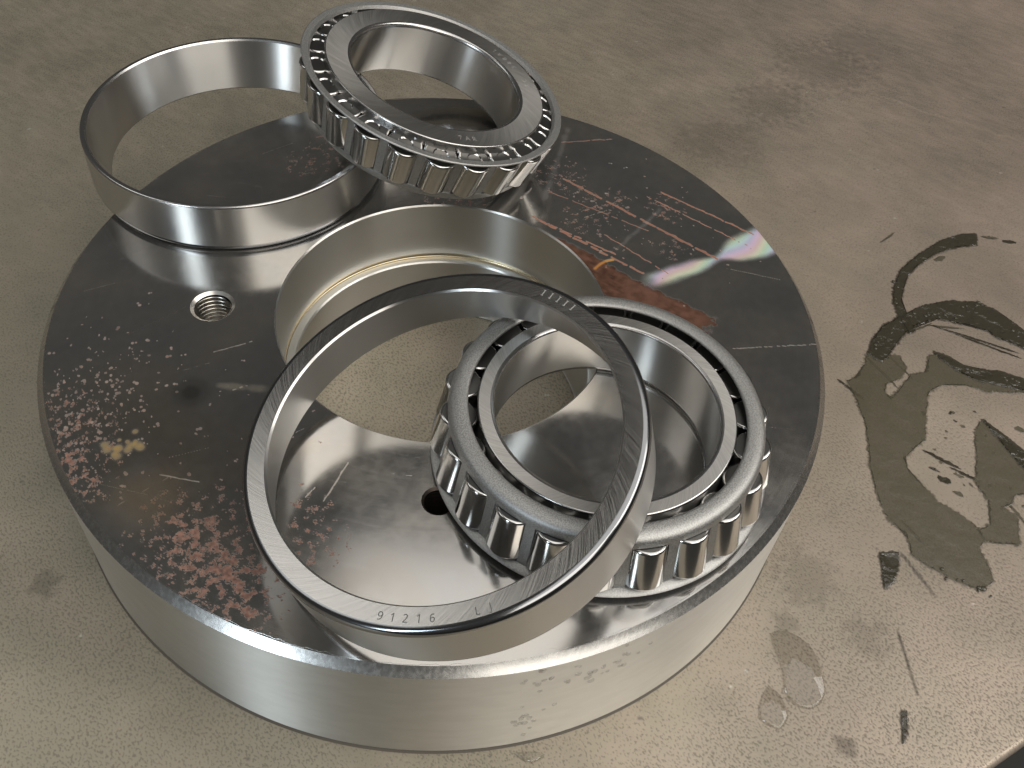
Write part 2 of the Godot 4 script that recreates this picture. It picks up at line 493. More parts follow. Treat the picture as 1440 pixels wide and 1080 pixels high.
# ==================================================================== bench and floor
func make_bench() -> void:
	# bench sheet: fine pits that repeat every 0.26 m, large stains laid over the whole top
	var pits := noise(FastNoiseLite.TYPE_SIMPLEX, 0.20, 41, 5).get_seamless_image(1024, 620, false, false, 0.2)
	pits.convert(Image.FORMAT_L8)
	pits.resize(1024, 1024, Image.INTERPOLATE_CUBIC)
	var big := noise(FastNoiseLite.TYPE_SIMPLEX, 0.008, 42, 4).get_seamless_image(1024, 1024, false, false, 0.2)
	big.convert(Image.FORMAT_L8)
	var src := pits.get_data()
	var grain := PackedByteArray()
	grain.resize(src.size())
	var other := big.get_data()
	for i in src.size():
		var v := src[i] / 255.0
		var o := other[i] / 255.0
		grain[i] = int(255.0 * clampf(0.30 + 0.45 * sm(0.28, 0.42, v) + 0.22 * (v - 0.5) + 0.3 * (o - 0.5) + 0.10 * rng.randf(), 0.0, 1.0))
	var g := Image.create_from_data(1024, 1024, false, Image.FORMAT_L8, grain)
	var m := StandardMaterial3D.new()
	m.resource_name = "bench_steel"
	m.albedo_color = Color(1, 1, 1)
	m.albedo_texture = ramp(g, 0.62, 0.75)
	m.roughness_texture = ramp(g, 0.62, 0.42)
	m.roughness_texture_channel = BaseMaterial3D.TEXTURE_CHANNEL_RED
	m.roughness = 1.0
	m.metallic = 0.5
	m.heightmap_enabled = true
	m.heightmap_texture = ImageTexture.create_from_image(g)
	m.heightmap_scale = 0.008
	m.detail_enabled = true
	m.detail_uv_layer = BaseMaterial3D.DETAIL_UV_2
	m.detail_blend_mode = BaseMaterial3D.BLEND_MODE_MUL
	m.detail_albedo = bench_stains()
	M.bench = m
	var s := Shape.new()
	var uv2 := PackedVector2Array()
	# the near edge of the sheet runs obliquely through the picture's lower right corner
	var a := Vector3(0.1911, 0, 0.1558)
	var e := Vector3(0.0200, 0, -0.0107).normalized()
	var inward := Vector3(e.z, 0, -e.x)
	if inward.z > 0:
		inward = -inward
	var rows := []
	var rad := 0.0022
	rows.push_back([1.35, 0.0, Vector3.UP])
	rows.push_back([0.0, 0.0, Vector3.UP])
	for k in range(1, 7):
		var t := k / 6.0 * PI / 2
		rows.push_back([-rad * sin(t), -rad + rad * cos(t), Vector3.UP * cos(t) - inward * sin(t)])
	rows.push_back([-rad, -0.010, -inward])
	for k in rows.size():
		var lift := 0.00001
		for j in 2:
			var p: Vector3 = a + e * (-1.1 if j == 0 else 1.1) + inward * float(rows[k][0]) + Vector3(0, float(rows[k][1]), 0)
			s.vert(p, rows[k][2], (Vector2(p.x, p.z).rotated(0.62)) / 0.26)
			uv2.push_back(Vector2((p.x + 0.45) / 1.0, (p.z + 0.62) / 1.0))
	for k in rows.size() - 1:
		s.quad(k * 2, k * 2 + 1, k * 2 + 3, k * 2 + 2)
	# underside and far sides
	var base := s.v.size()
	for c in [[-1.1, -rad], [1.1, -rad], [1.1, 1.35], [-1.1, 1.35]]:
		var p2: Vector3 = a + e * float(c[0]) + inward * float(c[1]) + Vector3(0, -0.010, 0)
		s.vert(p2, Vector3.DOWN, Vector2(p2.x, p2.z) / 0.26)
		uv2.push_back(Vector2((p2.x + 0.45), (p2.z + 0.62)))
	s.quad(base, base + 1, base + 2, base + 3)
	var arr := []
	arr.resize(Mesh.ARRAY_MAX)
	arr[Mesh.ARRAY_VERTEX] = s.v
	arr[Mesh.ARRAY_NORMAL] = s.n
	arr[Mesh.ARRAY_TEX_UV] = s.uv
	arr[Mesh.ARRAY_TEX_UV2] = uv2
	arr[Mesh.ARRAY_INDEX] = s.idx
	var mesh := ArrayMesh.new()
	mesh.add_surface_from_arrays(Mesh.PRIMITIVE_TRIANGLES, arr)
	var o := part("bench_top", mesh, m, self)
	tag(o, "brownish grey worn steel bench sheet under the disc and bearings", "bench", "", "structure")
	# dark floor below the bench
	var fm := StandardMaterial3D.new()
	fm.resource_name = "floor_concrete"
	fm.albedo_color = Color(0.045, 0.043, 0.040).linear_to_srgb()
	fm.roughness = 0.9
	var plane := PlaneMesh.new()
	plane.size = Vector2(7, 7)
	plane.material = fm
	var f := MeshInstance3D.new()
	f.name = "floor"
	f.mesh = plane
	f.position = Vector3(0, -0.9, 0)
	add_child(f)
	tag(f, "dark shop floor seen past the corner of the bench", "floor", "", "structure")


func bench_stains() -> ImageTexture:
	var n := 1024
	var im := Image.create(n, n, false, Image.FORMAT_RGB8)
	var f1 := noise(FastNoiseLite.TYPE_SIMPLEX, 0.006, 51, 5)
	var f2 := noise(FastNoiseLite.TYPE_SIMPLEX, 0.020, 52, 4)
	var f3 := noise(FastNoiseLite.TYPE_SIMPLEX, 0.05, 53, 4)
	var data := PackedByteArray()
	data.resize(n * n * 3)
	var i := 0
	for y in n:
		var z := y / float(n) - 0.62
		for x in n:
			var wx := x / float(n) - 0.45
			var a := f1.get_noise_2d(x, y)
			var b := f2.get_noise_2d(x, y)
			# rubbed strokes that slant up to the right
			var st := f3.get_noise_2d((x * 0.80 + y * 0.60) * 0.9, (-x * 0.60 + y * 0.80) * 3.6)
			var far := sm(0.02, -0.30, z)
			var tone := 0.86 + 0.07 * a + 0.04 * b + 0.06 * st * lerpf(0.1, 1.0, far)
			var pinkish := clampf(0.12 + 0.2 * b + 0.8 * sm(-0.1, 0.4, wx), 0.0, 1.0)
			data[i] = int(255.0 * clampf(tone * lerpf(0.96, 0.955, pinkish), 0, 1))
			data[i + 1] = int(255.0 * clampf(tone * lerpf(0.918, 0.865, pinkish), 0, 1))
			data[i + 2] = int(255.0 * clampf(tone * lerpf(0.815, 0.79, pinkish), 0, 1))
			i += 3
	im = Image.create_from_data(n, n, false, Image.FORMAT_RGB8, data)
	# dark rubs and smudges, in metres: x, z, reach, strength
	for q in [[-0.146, 0.087, 0.007, 0.15], [0.1625, 0.1066, 0.011, 0.09], [0.1448, 0.0808, 0.016, 0.09], [0.1435, 0.148, 0.005, 0.22], [0.245, -0.30, 0.04, 0.1], [0.20, -0.255, 0.03, 0.1], [0.16, -0.21, 0.03, 0.08], [0.275, -0.33, 0.03, 0.07], [0.1325, 0.1, 0.006, 0.1]]:
		var c := Vector2((q[0] + 0.45) * n, (q[1] + 0.62) * n)
		var rad: float = q[2] * n
		for y in range(int(c.y - rad), int(c.y + rad) + 1):
			for x in range(int(c.x - rad), int(c.x + rad) + 1):
				if x < 0 or y < 0 or x >= n or y >= n:
					continue
				var d := Vector2(x, y).distance_to(c) / rad + 0.5 * f3.get_noise_2d(x * 3.0, y * 3.0)
				var k: float = 1.0 - q[3] * (1.0 - sm(0.4, 1.0, d))
				var p := im.get_pixel(x, y)
				im.set_pixel(x, y, Color(p.r * k, p.g * k, p.b * k))
	# long dark and pale scratches
	for l in [[0.176, 0.105, 0.176, 0.130, 0.85], [0.188, 0.07, 0.196, 0.09, 0.85], [-0.22, -0.21, -0.12, -0.28, 1.04], [0.27, -0.27, 0.36, -0.22, 1.04]]:
		var p0 := Vector2(l[0] + 0.45, l[1] + 0.62) * n
		var p1 := Vector2(l[2] + 0.45, l[3] + 0.62) * n
		var cnt := int(p0.distance_to(p1) * 1.5)
		for k in cnt:
			var p := p0.lerp(p1, float(k) / cnt) + Vector2(0, 3.0 * f2.get_noise_1d(k * 1.0))
			for w in 2:
				var px := im.get_pixel(clampi(int(p.x), 0, n - 1), clampi(int(p.y) + w, 0, n - 1))
				im.set_pixel(clampi(int(p.x), 0, n - 1), clampi(int(p.y) + w, 0, n - 1), Color(minf(px.r * l[4], 1), minf(px.g * l[4], 1), minf(px.b * l[4], 1)))
	# pale flecks and dark dots
	for k in 260:
		var fx := rng.randi_range(20, n - 20)
		var fy := rng.randi_range(20, n - 20)
		var g := 1.28 if k % 3 else 0.72
		var px := im.get_pixel(fx, fy)
		var c := Color(minf(px.r * g, 1), minf(px.g * g, 1), minf(px.b * g * 1.04, 1))
		im.set_pixel(fx, fy, c)
		if k % 4 == 0:
			im.set_pixel(fx + 1, fy, c)
	return ImageTexture.create_from_image(im)


# ==================================================================== the disc
func make_disc() -> void:
	var d := Node3D.new()
	d.name = "machined_disc"
	add_child(d)
	tag(d, "thick round machined steel disc with rust stains and large centre bore", "steel disc")
	# outer wall and underside
	var s := Shape.new()
	lathe(s, [Vector2(0.0600, 0.0004), Vector2(R - 0.0010, 0.0004)], 200, false, 24.0)
	lathe(s, [Vector2(R - 0.0010, 0.0004), Vector2(R, 0.0014)], 200)
	lathe(s, [Vector2(R, 0.0014), Vector2(R, H - 0.0030)], 256, true, 8.0)
	part("outer_wall", s.mesh(), M.disc_wall, d)
	# burred chamfer
	s = Shape.new()
	var jag := noise(FastNoiseLite.TYPE_SIMPLEX, 0.9, 77, 4)
	lathe(s, [Vector2(R, H - 0.0030), Vector2(R - 0.0009, H - 0.0021), Vector2(R - 0.0019, H - 0.0011), Vector2(TOP_R - 0.0002, H + 0.00006)], 900, true, 8.0, 0.04, 0.0, jag)
	part("chamfer", s.mesh(), M.chamfer_steel, d)
	# top face with two tapped holes
	var holes := [Vector2(-0.0891, 0.0011), Vector2(-0.0004, 0.0893)]
	s = Shape.new()
	var na := 360
	var nr := 16
	var r0 := BORE + 0.0006
	var skip := {}
	var cells := []
	for h in holes:
		var ia := int(fposmod(h.angle(), TAU) / TAU * na)
		var ir := int((h.length() - r0) / (TOP_R - r0) * nr)
		cells.push_back([ia - 9, ia + 10, ir - 3, ir + 4])
		for i in range(ia - 9, ia + 10):
			for j in range(ir - 3, ir + 4):
				skip[i * 100 + j] = true
	for i in na:
		for j in nr:
			if skip.has(i * 100 + j):
				continue
			var q := []
			for c in [[i, j], [i + 1, j], [i + 1, j + 1], [i, j + 1]]:
				q.push_back(top_vert(s, TAU * c[0] / na, r0 + (TOP_R - r0) * c[1] / nr))
			s.quad(q[0], q[1], q[2], q[3])
	for k in holes.size():
		var h: Vector2 = holes[k]
		var c: Array = cells[k]
		var rim := []
		for i in range(c[0], c[1]):
			rim.push_back([i, c[2]])
		for j in range(c[2], c[3]):
			rim.push_back([c[1], j])
		for i in range(c[1], c[0], -1):
			rim.push_back([i, c[3]])
		for j in range(c[3], c[2], -1):
			rim.push_back([c[0], j])
		var ring_out := []
		var ring_in := []
		for p in rim:
			var th: float = TAU * p[0] / na
			var r: float = r0 + (TOP_R - r0) * p[1] / nr
			ring_out.push_back(top_vert(s, th, r))
			var dir := (Vector2(cos(th), sin(th)) * r - h).normalized()
			var e := h + dir * (0.0084 if k == 0 else 0.0058)
			ring_in.push_back(top_vert(s, fposmod(e.angle(), TAU), e.length()))
		for i in rim.size():
			var j := (i + 1) % rim.size()
			s.quad(ring_out[i], ring_out[j], ring_in[j], ring_in[i])
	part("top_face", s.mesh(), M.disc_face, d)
	for h in holes:
		s = Shape.new()
		lathe(s, [Vector2(0.0084, H), Vector2(0.0071, H - 0.0010)], 64)
		var teeth := 11
		var seg := 64
		var pitch := 0.0020
		# one continuous helical thread
		for j in seg:
			for t in teeth * 2:
				var ids := []
				for c in [[j, t], [j + 1, t], [j + 1, t + 1], [j, t + 1]]:
					var th: float = TAU * c[0] / seg
					var tt: int = c[1]
					var rr := 0.0070 if tt % 2 == 0 else 0.0077
					var yy: float = H - 0.0006 - pitch * 0.5 * tt - pitch * c[0] / seg
					var slope := -0.75 if t % 2 == 0 else 0.75
					var nn := Vector3(-cos(th), -slope * 1.0, -sin(th)).normalized()
					ids.push_back(s.vert(Vector3(rr * cos(th), yy, rr * sin(th)), nn, Vector2(th, tt)))
				s.quad(ids[0], ids[1], ids[2], ids[3])
		lathe(s, [Vector2(0.0078, H - 0.022), Vector2(0.0001, H - 0.024)], 48)
		var o := part("threaded_hole", s.mesh(), M.thread_steel if h.y < 0.05 else M.dark_hole_steel, d)
		o.position = Vector3(h.x, 0, h.y)
		if h.y > 0.05:
			o.scale = Vector3(0.692, 1, 0.692)
	# bore with a shoulder
	s = Shape.new()
	lathe(s, [Vector2(BORE + 0.0006, H), Vector2(BORE, H - 0.0006)], 200)
	lathe(s, [Vector2(BORE, H - 0.0006), Vector2(BORE, 0.0345)], 200, true, 5.0)
	lathe(s, [Vector2(0.0640, 0.0328), Vector2(0.0610, 0.0328)], 200, false, 20.0)
	lathe(s, [Vector2(0.0610, 0.0328), Vector2(0.0604, 0.0322)], 200)
	lathe(s, [Vector2(0.0604, 0.0322), Vector2(0.0604, 0.0004)], 200, true, 5.0)
	part("bore", s.mesh(), M.bore_steel, d)
	s = Shape.new()
	lathe(s, rounded(Vector2(BORE, 0.0345), Vector2(BORE, 0.0328), Vector2(0.0640, 0.0328), 4), 200)
	part("bore_fillet", s.mesh(), M.bore_fillet, d)
	# thin dark brown line along the foot of the wall
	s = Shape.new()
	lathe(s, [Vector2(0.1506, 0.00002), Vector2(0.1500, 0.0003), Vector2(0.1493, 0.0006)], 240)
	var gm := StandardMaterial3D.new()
	gm.resource_name = "foot_dark"
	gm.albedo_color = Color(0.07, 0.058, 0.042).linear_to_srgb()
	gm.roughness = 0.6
	part("foot_line", s.mesh(), gm, d)
	# water beads on the outer wall, too many and too small to pick apart
	var w := Shape.new()
	var beads := [Vector2(79.5, 52.5), Vector2(77.9, 48.0), Vector2(76.4, 49.7), Vector2(73.5, 54.5), Vector2(71.3, 46.5), Vector2(69.5, 48.3), Vector2(79.2, 22.9), Vector2(77.8, 13.1), Vector2(75.1, 28.6), Vector2(67.5, 46.7)]
	for k in 26:
		beads.push_back(Vector2(72.0 + rng.randfn() * 5.5, 49.0 + rng.randfn() * 5.0))
	for k in 10:
		beads.push_back(Vector2(79.0 + rng.randfn() * 1.0, rng.randf_range(8, 34)))
	for b in beads:
		var y := clampf(b.y, 5.0, 57.5) * 0.001
		var th := deg_to_rad(b.x)
		var out := Vector3(cos(th), 0, sin(th))
		bead(w, out * R + Vector3(0, y, 0), out, rng.randf_range(0.0006, 0.0013), 0.45)
	var wo := part("water_beads", w.mesh(), make_water("water_bead", Color(0.22, 0.20, 0.17, 0.13)), d)
	wo.set_meta("kind", "stuff")


func top_vert(s: Shape, th: float, r: float) -> int:
	return s.vert(Vector3(r * cos(th), H, r * sin(th)), Vector3.UP, Vector2(th / TAU, (r - BORE) / (TOP_R - BORE)))


func make_water(called: String, c: Color) -> StandardMaterial3D:
	var m := StandardMaterial3D.new()
	m.resource_name = called
	m.albedo_color = c
	m.transparency = BaseMaterial3D.TRANSPARENCY_ALPHA
	m.roughness = 0.02
	m.metallic_specular = 0.5
	M[called] = m
	return m


func bead(s: Shape, at: Vector3, out: Vector3, rad: float, flat: float) -> void:
	var x := out.cross(Vector3.UP).normalized() if absf(out.y) < 0.9 else Vector3.RIGHT
	var y := x.cross(out).normalized()
	var first := s.v.size()
	var seg := 12
	var sx := rng.randf_range(0.8, 1.2)
	for i in 5:
		var t := i / 4.0 * PI / 2
		for j in seg:
			var a := TAU * j / seg
			var dir := x * cos(a) * sx + y * sin(a)
			s.vert(at + dir * rad * cos(t) + out * (rad * flat * sin(t) + 0.00003), (dir * cos(t) * flat + out * (sin(t) + 0.02)).normalized(), Vector2.ZERO)
	for i in 4:
		for j in seg:
			var j2 := (j + 1) % seg
			s.quad(first + i * seg + j, first + i * seg + j2, first + (i + 1) * seg + j2, first + (i + 1) * seg + j)


# ==================================================================== bearing cups
const CUP_R := 0.0632
const CUP_H := 0.0224
const CUP_IN_SMALL := 0.0550
const CUP_IN_LARGE := 0.0606


func make_cup() -> Node3D:
	# thick ground face up, thin rim down
	var c := Node3D.new()
	c.name = "bearing_cup"
	var s := Shape.new()
	lathe(s, [Vector2(CUP_IN_SMALL + 0.0006, CUP_H - 0.0001), Vector2(CUP_IN_SMALL, CUP_H - 0.0007)], 200)
	lathe(s, [Vector2(CUP_R, 0.0010), Vector2(CUP_R, CUP_H - 0.0026)], 240, true, 4.0)
	part("outer_wall", s.mesh(), M.polished_wall, c)
	s = Shape.new()
	lathe(s, rounded(Vector2(CUP_R, CUP_H - 0.0026), Vector2(CUP_R, CUP_H), Vector2(CUP_R - 0.0022, CUP_H), 7), 240, true, 4.0)
	part("rounded_edge", s.mesh(), M.dark_edge, c)
	s = Shape.new()
	lathe(s, [Vector2(CUP_R - 0.0022, CUP_H), Vector2(CUP_IN_SMALL + 0.0006, CUP_H)], 240, false, 9.0, 0.04, 1.15)
	part("ground_face", s.mesh(), M.ground_face, c)
	s = Shape.new()
	lathe(s, [Vector2(CUP_IN_SMALL, CUP_H - 0.0007), Vector2(CUP_IN_LARGE, 0.0007)], 240, true, 4.0)
	part("raceway", s.mesh(), M.polished_wall, c)
	s = Shape.new()
	lathe(s, [Vector2(CUP_IN_LARGE, 0.0007), Vector2(CUP_IN_LARGE + 0.0006, 0.0)], 200)
	lathe(s, [Vector2(CUP_IN_LARGE + 0.0006, 0.0), Vector2(CUP_R - 0.0008, 0.0)], 200)
	lathe(s, rounded(Vector2(CUP_R - 0.0008, 0.0), Vector2(CUP_R, 0.0), Vector2(CUP_R, 0.0010), 4), 200)
	part("thin_rim", s.mesh(), M.turned_edge, c)
	return c


func make_cups() -> void:
	var front := make_cup()
	add_child(front, true)
	front.transform = pose(Vector3(0.00525, 0.0792, 0.0880), -0.2640, 0.0998, false, 0.0)
	tag(front, "steel bearing outer ring leaning on a roller bearing at the front, broad ground face up", "bearing ring", "outer rings of the bearings")
	stamp(front, "91216", 0.0589, CUP_H, 98.0, 3.6, 0.0023, M.stamp_dark, false)
	stamp(front, "LJ", 0.0592, CUP_H, 77.0, 3.6, 0.0023, M.stamp_dark, false)
	stamp(front, "IIIII", 0.0590, CUP_H, -49.5, 2.9, 0.0022, M.stamp_bright, true)  # bright strokes paint in the glints of struck letters
	var back := front.duplicate() as Node3D
	back.name = "bearing_cup_001"
	for k in back.get_children():
		if k.name.begins_with("stamped"):
			back.remove_child(k)
			k.free()
	add_child(back, true)
	back.transform = pose(Vector3(-0.0922, H + 0.0002, -0.0931), 0.0, 0.0, true, CUP_H)
	tag(back, "thin steel outer ring overhanging the back left edge of the disc, thin rim up", "bearing ring", "outer rings of the bearings")


# lettering struck round a face; the letters stand up outwards or inwards
func stamp(parent: Node, text: String, r: float, y: float, deg: float, step: float, size: float, mat: Material, outwards: bool) -> void:
	var font := SystemFont.new()
	font.font_names = PackedStringArray(["Droid Sans"])
	var st := SurfaceTool.new()
	st.begin(Mesh.PRIMITIVE_TRIANGLES)
	for i in text.length():
		var tm := TextMesh.new()
		tm.text = text[i]
		tm.font = font
		tm.font_size = 32
		tm.pixel_size = size / 24.0
		tm.depth = 0.00006
		tm.curve_step = 2.0
		var k := i - (text.length() - 1) * 0.5
		var th := deg_to_rad(deg + (k if outwards else -k) * step)
		var radial := Vector3(cos(th), 0, sin(th))
		var up := radial if outwards else -radial
		var xx := up.cross(Vector3.UP)
		st.append_from(tm, 0, Transform3D(Basis(xx, up, Vector3.UP), radial * r + Vector3(0, y + 0.00002, 0)))
	part("stamped_marks", st.commit(), mat, parent)


# ==================================================================== bearing cones
const ROLLERS := 22


func make_cone() -> Node3D:
	# large end at y = 0, small end with the cage's flange on top
	var c := Node3D.new()
	c.name = "roller_bearing"
	var ring := Node3D.new()
	var s := Shape.new()
	# bore and raceway
	lathe(s, [Vector2(0.0377, 0.0237), Vector2(0.0377, 0.0020)], 200, true, 3.0)
	lathe(s, [Vector2(0.0447, 0.0040), Vector2(0.0422, 0.0240)], 160, true, 3.0)
	var inner := part("inner_ring", s.mesh(), M.polished_wall, c)
	s = Shape.new()
	lathe(s, [Vector2(0.0393, 0.0), Vector2(0.0485, 0.0)], 200, false, 7.0, 0.04, 0.9)
	lathe(s, [Vector2(0.0428, 0.0247), Vector2(0.0390, 0.0247)], 200, false, 6.0, 0.04, 0.9)
	part("ring_face", s.mesh(), M.ground_ring, inner)
	s = Shape.new()
	lathe(s, rounded(Vector2(0.0377, 0.0020), Vector2(0.0377, 0.0), Vector2(0.0393, 0.0), 5), 200)
	lathe(s, rounded(Vector2(0.0390, 0.0247), Vector2(0.0377, 0.0247), Vector2(0.0377, 0.0237), 5), 200)
	lathe(s, rounded(Vector2(0.0485, 0.0), Vector2(0.0490, 0.0), Vector2(0.0490, 0.0005), 3), 200)
	lathe(s, [Vector2(0.0490, 0.0005), Vector2(0.0490, 0.0040)], 200, true, 3.0)
	lathe(s, [Vector2(0.0490, 0.0040), Vector2(0.0447, 0.0040)], 160)
	lathe(s, [Vector2(0.0422, 0.0240), Vector2(0.0433, 0.0240)], 160)
	lathe(s, rounded(Vector2(0.0433, 0.0240), Vector2(0.0433, 0.0247), Vector2(0.0428, 0.0247), 3), 200)
	part("ring_shoulder", s.mesh(), M.turned_edge, inner)
	# cage: rim, bars and flange pressed from one sheet
	s = Shape.new()
	lathe(s, [Vector2(0.0554, 0.0022), Vector2(0.0580, 0.0020)], 200)
	lathe(s, rounded(Vector2(0.0580, 0.0020), Vector2(0.0585, 0.0020), Vector2(0.0585, 0.0025), 3), 200)
	lathe(s, [Vector2(0.0585, 0.0025), Vector2(0.0580, 0.0031), Vector2(0.0557, 0.0035)], 200)
	lathe(s, [Vector2(0.0557, 0.0035), Vector2(0.0545, 0.0035)], 200)
	lathe(s, [Vector2(0.0545, 0.0035), Vector2(0.0554, 0.0022)], 200)
	var top := [Vector2(0.0530, 0.0218)]
	top.append_array(rounded(Vector2(0.0528, 0.0236), Vector2(0.0524, 0.0261), Vector2(0.0492, 0.0262), 7))
	top.append_array(rounded(Vector2(0.0474, 0.0261), Vector2(0.0462, 0.0260), Vector2(0.0463, 0.0251), 4))
	lathe(s, top, 200)
	lathe(s, [Vector2(0.0463, 0.0251), Vector2(0.0490, 0.0250), Vector2(0.0512, 0.0242), Vector2(0.0518, 0.0218)], 200)
	lathe(s, [Vector2(0.0518, 0.0218), Vector2(0.0530, 0.0218)], 200)
	for k in ROLLERS:
		var mid := TAU * (k + 0.5) / ROLLERS
		var half := deg_to_rad(1.8)
		var n := 4
		for j in n:
			var t0 := mid - half + 2.0 * half * j / n
			var t1 := mid - half + 2.0 * half * (j + 1) / n
			for face in [[0.0557, 0.0526, 1.0], [0.0546, 0.0515, -1.0]]:
				var ids := []
				for q in [[t0, 0], [t1, 0], [t1, 1], [t0, 1]]:
					var rr: float = face[0] if q[1] == 0 else face[1]
					var yy := 0.0034 if q[1] == 0 else 0.0222
					var dir := Vector3(cos(q[0]), 0, sin(q[0]))
					ids.push_back(s.vert(dir * rr + Vector3(0, yy, 0), (dir * 0.97 + Vector3(0, 0.235, 0)) * float(face[2]), Vector2(q[0], yy)))
				s.quad(ids[0], ids[1], ids[2], ids[3])
		for e in [-1.0, 1.0]:
			var th: float = mid + half * e
			var dir := Vector3(cos(th), 0, sin(th))
			var side := Vector3(-sin(th), 0, cos(th)) * float(e)
			var a := s.vert(dir * 0.0557 + Vector3(0, 0.0034, 0), side, Vector2.ZERO)
			var b := s.vert(dir * 0.0526 + Vector3(0, 0.0222, 0), side, Vector2.ZERO)
			var g := s.vert(dir * 0.0515 + Vector3(0, 0.0222, 0), side, Vector2.ZERO)
			var h := s.vert(dir * 0.0546 + Vector3(0, 0.0034, 0), side, Vector2.ZERO)
			s.quad(a, b, g, h)
	part("cage", s.mesh(), M.cage_steel, c)
	# rollers: tapered, with rounded ends and a dimple in the large end
	s = Shape.new()
	var ln := 0.0170
	var rl := 0.0072
	var rs := 0.0065
	lathe(s, rounded(Vector2(rl - 0.0009, 0.0), Vector2(rl, 0.0), Vector2(rl, 0.0009), 5), 40)
	lathe(s, [Vector2(rl, 0.0009), Vector2(rs, ln - 0.0009)], 48)
	lathe(s, rounded(Vector2(rs, ln - 0.0009), Vector2(rs, ln), Vector2(rs - 0.0009, ln), 5), 40)
	lathe(s, [Vector2(0.0028, 0.0004), Vector2(0.0033, 0.0)], 32)
	var roller := s.mesh()
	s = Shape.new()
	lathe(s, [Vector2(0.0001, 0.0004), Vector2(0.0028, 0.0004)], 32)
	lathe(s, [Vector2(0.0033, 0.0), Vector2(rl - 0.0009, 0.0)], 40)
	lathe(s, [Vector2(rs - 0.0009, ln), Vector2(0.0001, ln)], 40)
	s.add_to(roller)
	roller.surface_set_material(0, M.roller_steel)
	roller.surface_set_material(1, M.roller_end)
	for k in ROLLERS:
		var th := TAU * k / ROLLERS
		var dir := Vector3(cos(th), 0, sin(th))
		var low := dir * 0.0518 + Vector3(0, 0.0041, 0)
		var high := dir * 0.0490 + Vector3(0, 0.0208, 0)
		var yy := (high - low).normalized()
		var zz := Vector3(-sin(th), 0, cos(th))
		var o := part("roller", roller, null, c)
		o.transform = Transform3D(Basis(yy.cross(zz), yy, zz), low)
	ring.free()
	return c


func make_cones() -> void:
	var front := make_cone()
	add_child(front, true)
	front.transform = Transform3D(Basis(Vector3.UP, deg_to_rad(-80.9 + 0.6)), Vector3(0.0548, H + 0.0002, 0.0675))
	tag(front, "taper roller bearing lying flat on the disc at the front right, inside the leaning ring", "roller bearing", "taper roller bearings with cages")
	var back := front.duplicate() as Node3D
	back.name = "roller_bearing_001"
	add_child(back, true)
	back.transform = pose(Vector3(-0.0123, 0.0762, -0.1049), 0.2813, -0.0179, true, 0.0256)
	back.transform.basis = back.transform.basis * Basis(Vector3.UP, deg_to_rad(4.0))
	tag(back, "tilted roller bearing at the back, wide end up, resting on the thin rimmed ring", "roller bearing", "taper roller bearings with cages")
	var ring := back.get_node("inner_ring")
	stamp(ring, "348AL", 0.0440, 0.0, -48.0, 4.4, 0.0022, M.stamp_bright, false)
	stamp(ring, "KC", 0.0440, 0.0, -24.0, 4.4, 0.0022, M.stamp_bright, false)
	stamp(ring, "7AR", 0.0440, 0.0, 68.0, 4.0, 0.0020, M.stamp_bright, false)
	for k in ring.get_children():
		if k.name.begins_with("stamped"):
			k.transform = Transform3D(Basis(Vector3.RIGHT, PI), Vector3.ZERO)


# ==================================================================== oil and water on the bench
func film(outline: Array, y: float, rough_edge: float, mat: Material, called: String, parent: Node, feather := 0.0011) -> MeshInstance3D:
	# a thin film with a ragged outline: flat top, sloping margin
	var f := noise(FastNoiseLite.TYPE_SIMPLEX, 1.0, int(outline[0].x * 10.0) + 17, 3)
	var pts := PackedVector2Array()
	for i in outline.size():
		var a: Vector2 = outline[i]
		var b: Vector2 = outline[(i + 1) % outline.size()]
		var n := maxi(1, int(a.distance_to(b) / 0.8))
		for k in n:
			var p := a.lerp(b, float(k) / n)
			p += Vector2(f.get_noise_2d(p.x * 0.7, p.y * 0.7), f.get_noise_2d(p.x * 0.7 + 80.0, p.y * 0.7)) * rough_edge
			pts.push_back(p * 0.001)
	if Geometry2D.is_polygon_clockwise(pts):
		pts.reverse()
	var s := Shape.new()
	var n := pts.size()
	var col := PackedColorArray()
	var tris := Geometry2D.triangulate_polygon(pts)
	for i in n:
		s.vert(Vector3(pts[i].x, y, pts[i].y), Vector3.UP, pts[i] / 0.26)
		col.push_back(Color(1, 1, 1, 1))
	for i in range(0, tris.size(), 3):
		s.tri(tris[i], tris[i + 1], tris[i + 2])
	# the margin thins out
	for i in n:
		var d := (pts[(i + 1) % n] - pts[(i - 1 + n) % n]).normalized()
		var out := Vector2(d.y, -d.x)
		if Geometry2D.is_point_in_polygon(pts[i] + out * 0.0001, pts):
			out = -out
		var nn := Vector3(out.x * 0.3, 1.0, out.y * 0.3).normalized()
		s.vert(Vector3(pts[i].x, y, pts[i].y), nn, pts[i] / 0.26)
		col.push_back(Color(1, 1, 1, 1))
		var p := pts[i] + out * feather * (0.6 + 1.4 * absf(f.get_noise_2d(pts[i].x * 900.0, pts[i].y * 900.0)))
		s.vert(Vector3(p.x, 0.00003, p.y), nn, p / 0.26)
		col.push_back(Color(1, 1, 1, 0))
	for i in n:
		var j := (i + 1) % n
		s.quad(n + i * 2, n + j * 2, n + j * 2 + 1, n + i * 2 + 1)
	var arr := []
	arr.resize(Mesh.ARRAY_MAX)
	arr[Mesh.ARRAY_VERTEX] = s.v
	arr[Mesh.ARRAY_NORMAL] = s.n
	arr[Mesh.ARRAY_TEX_UV] = s.uv
	arr[Mesh.ARRAY_COLOR] = col
	arr[Mesh.ARRAY_INDEX] = s.idx
	var mesh := ArrayMesh.new()
	mesh.add_surface_from_arrays(Mesh.PRIMITIVE_TRIANGLES, arr)
	return part(called, mesh, mat, parent)


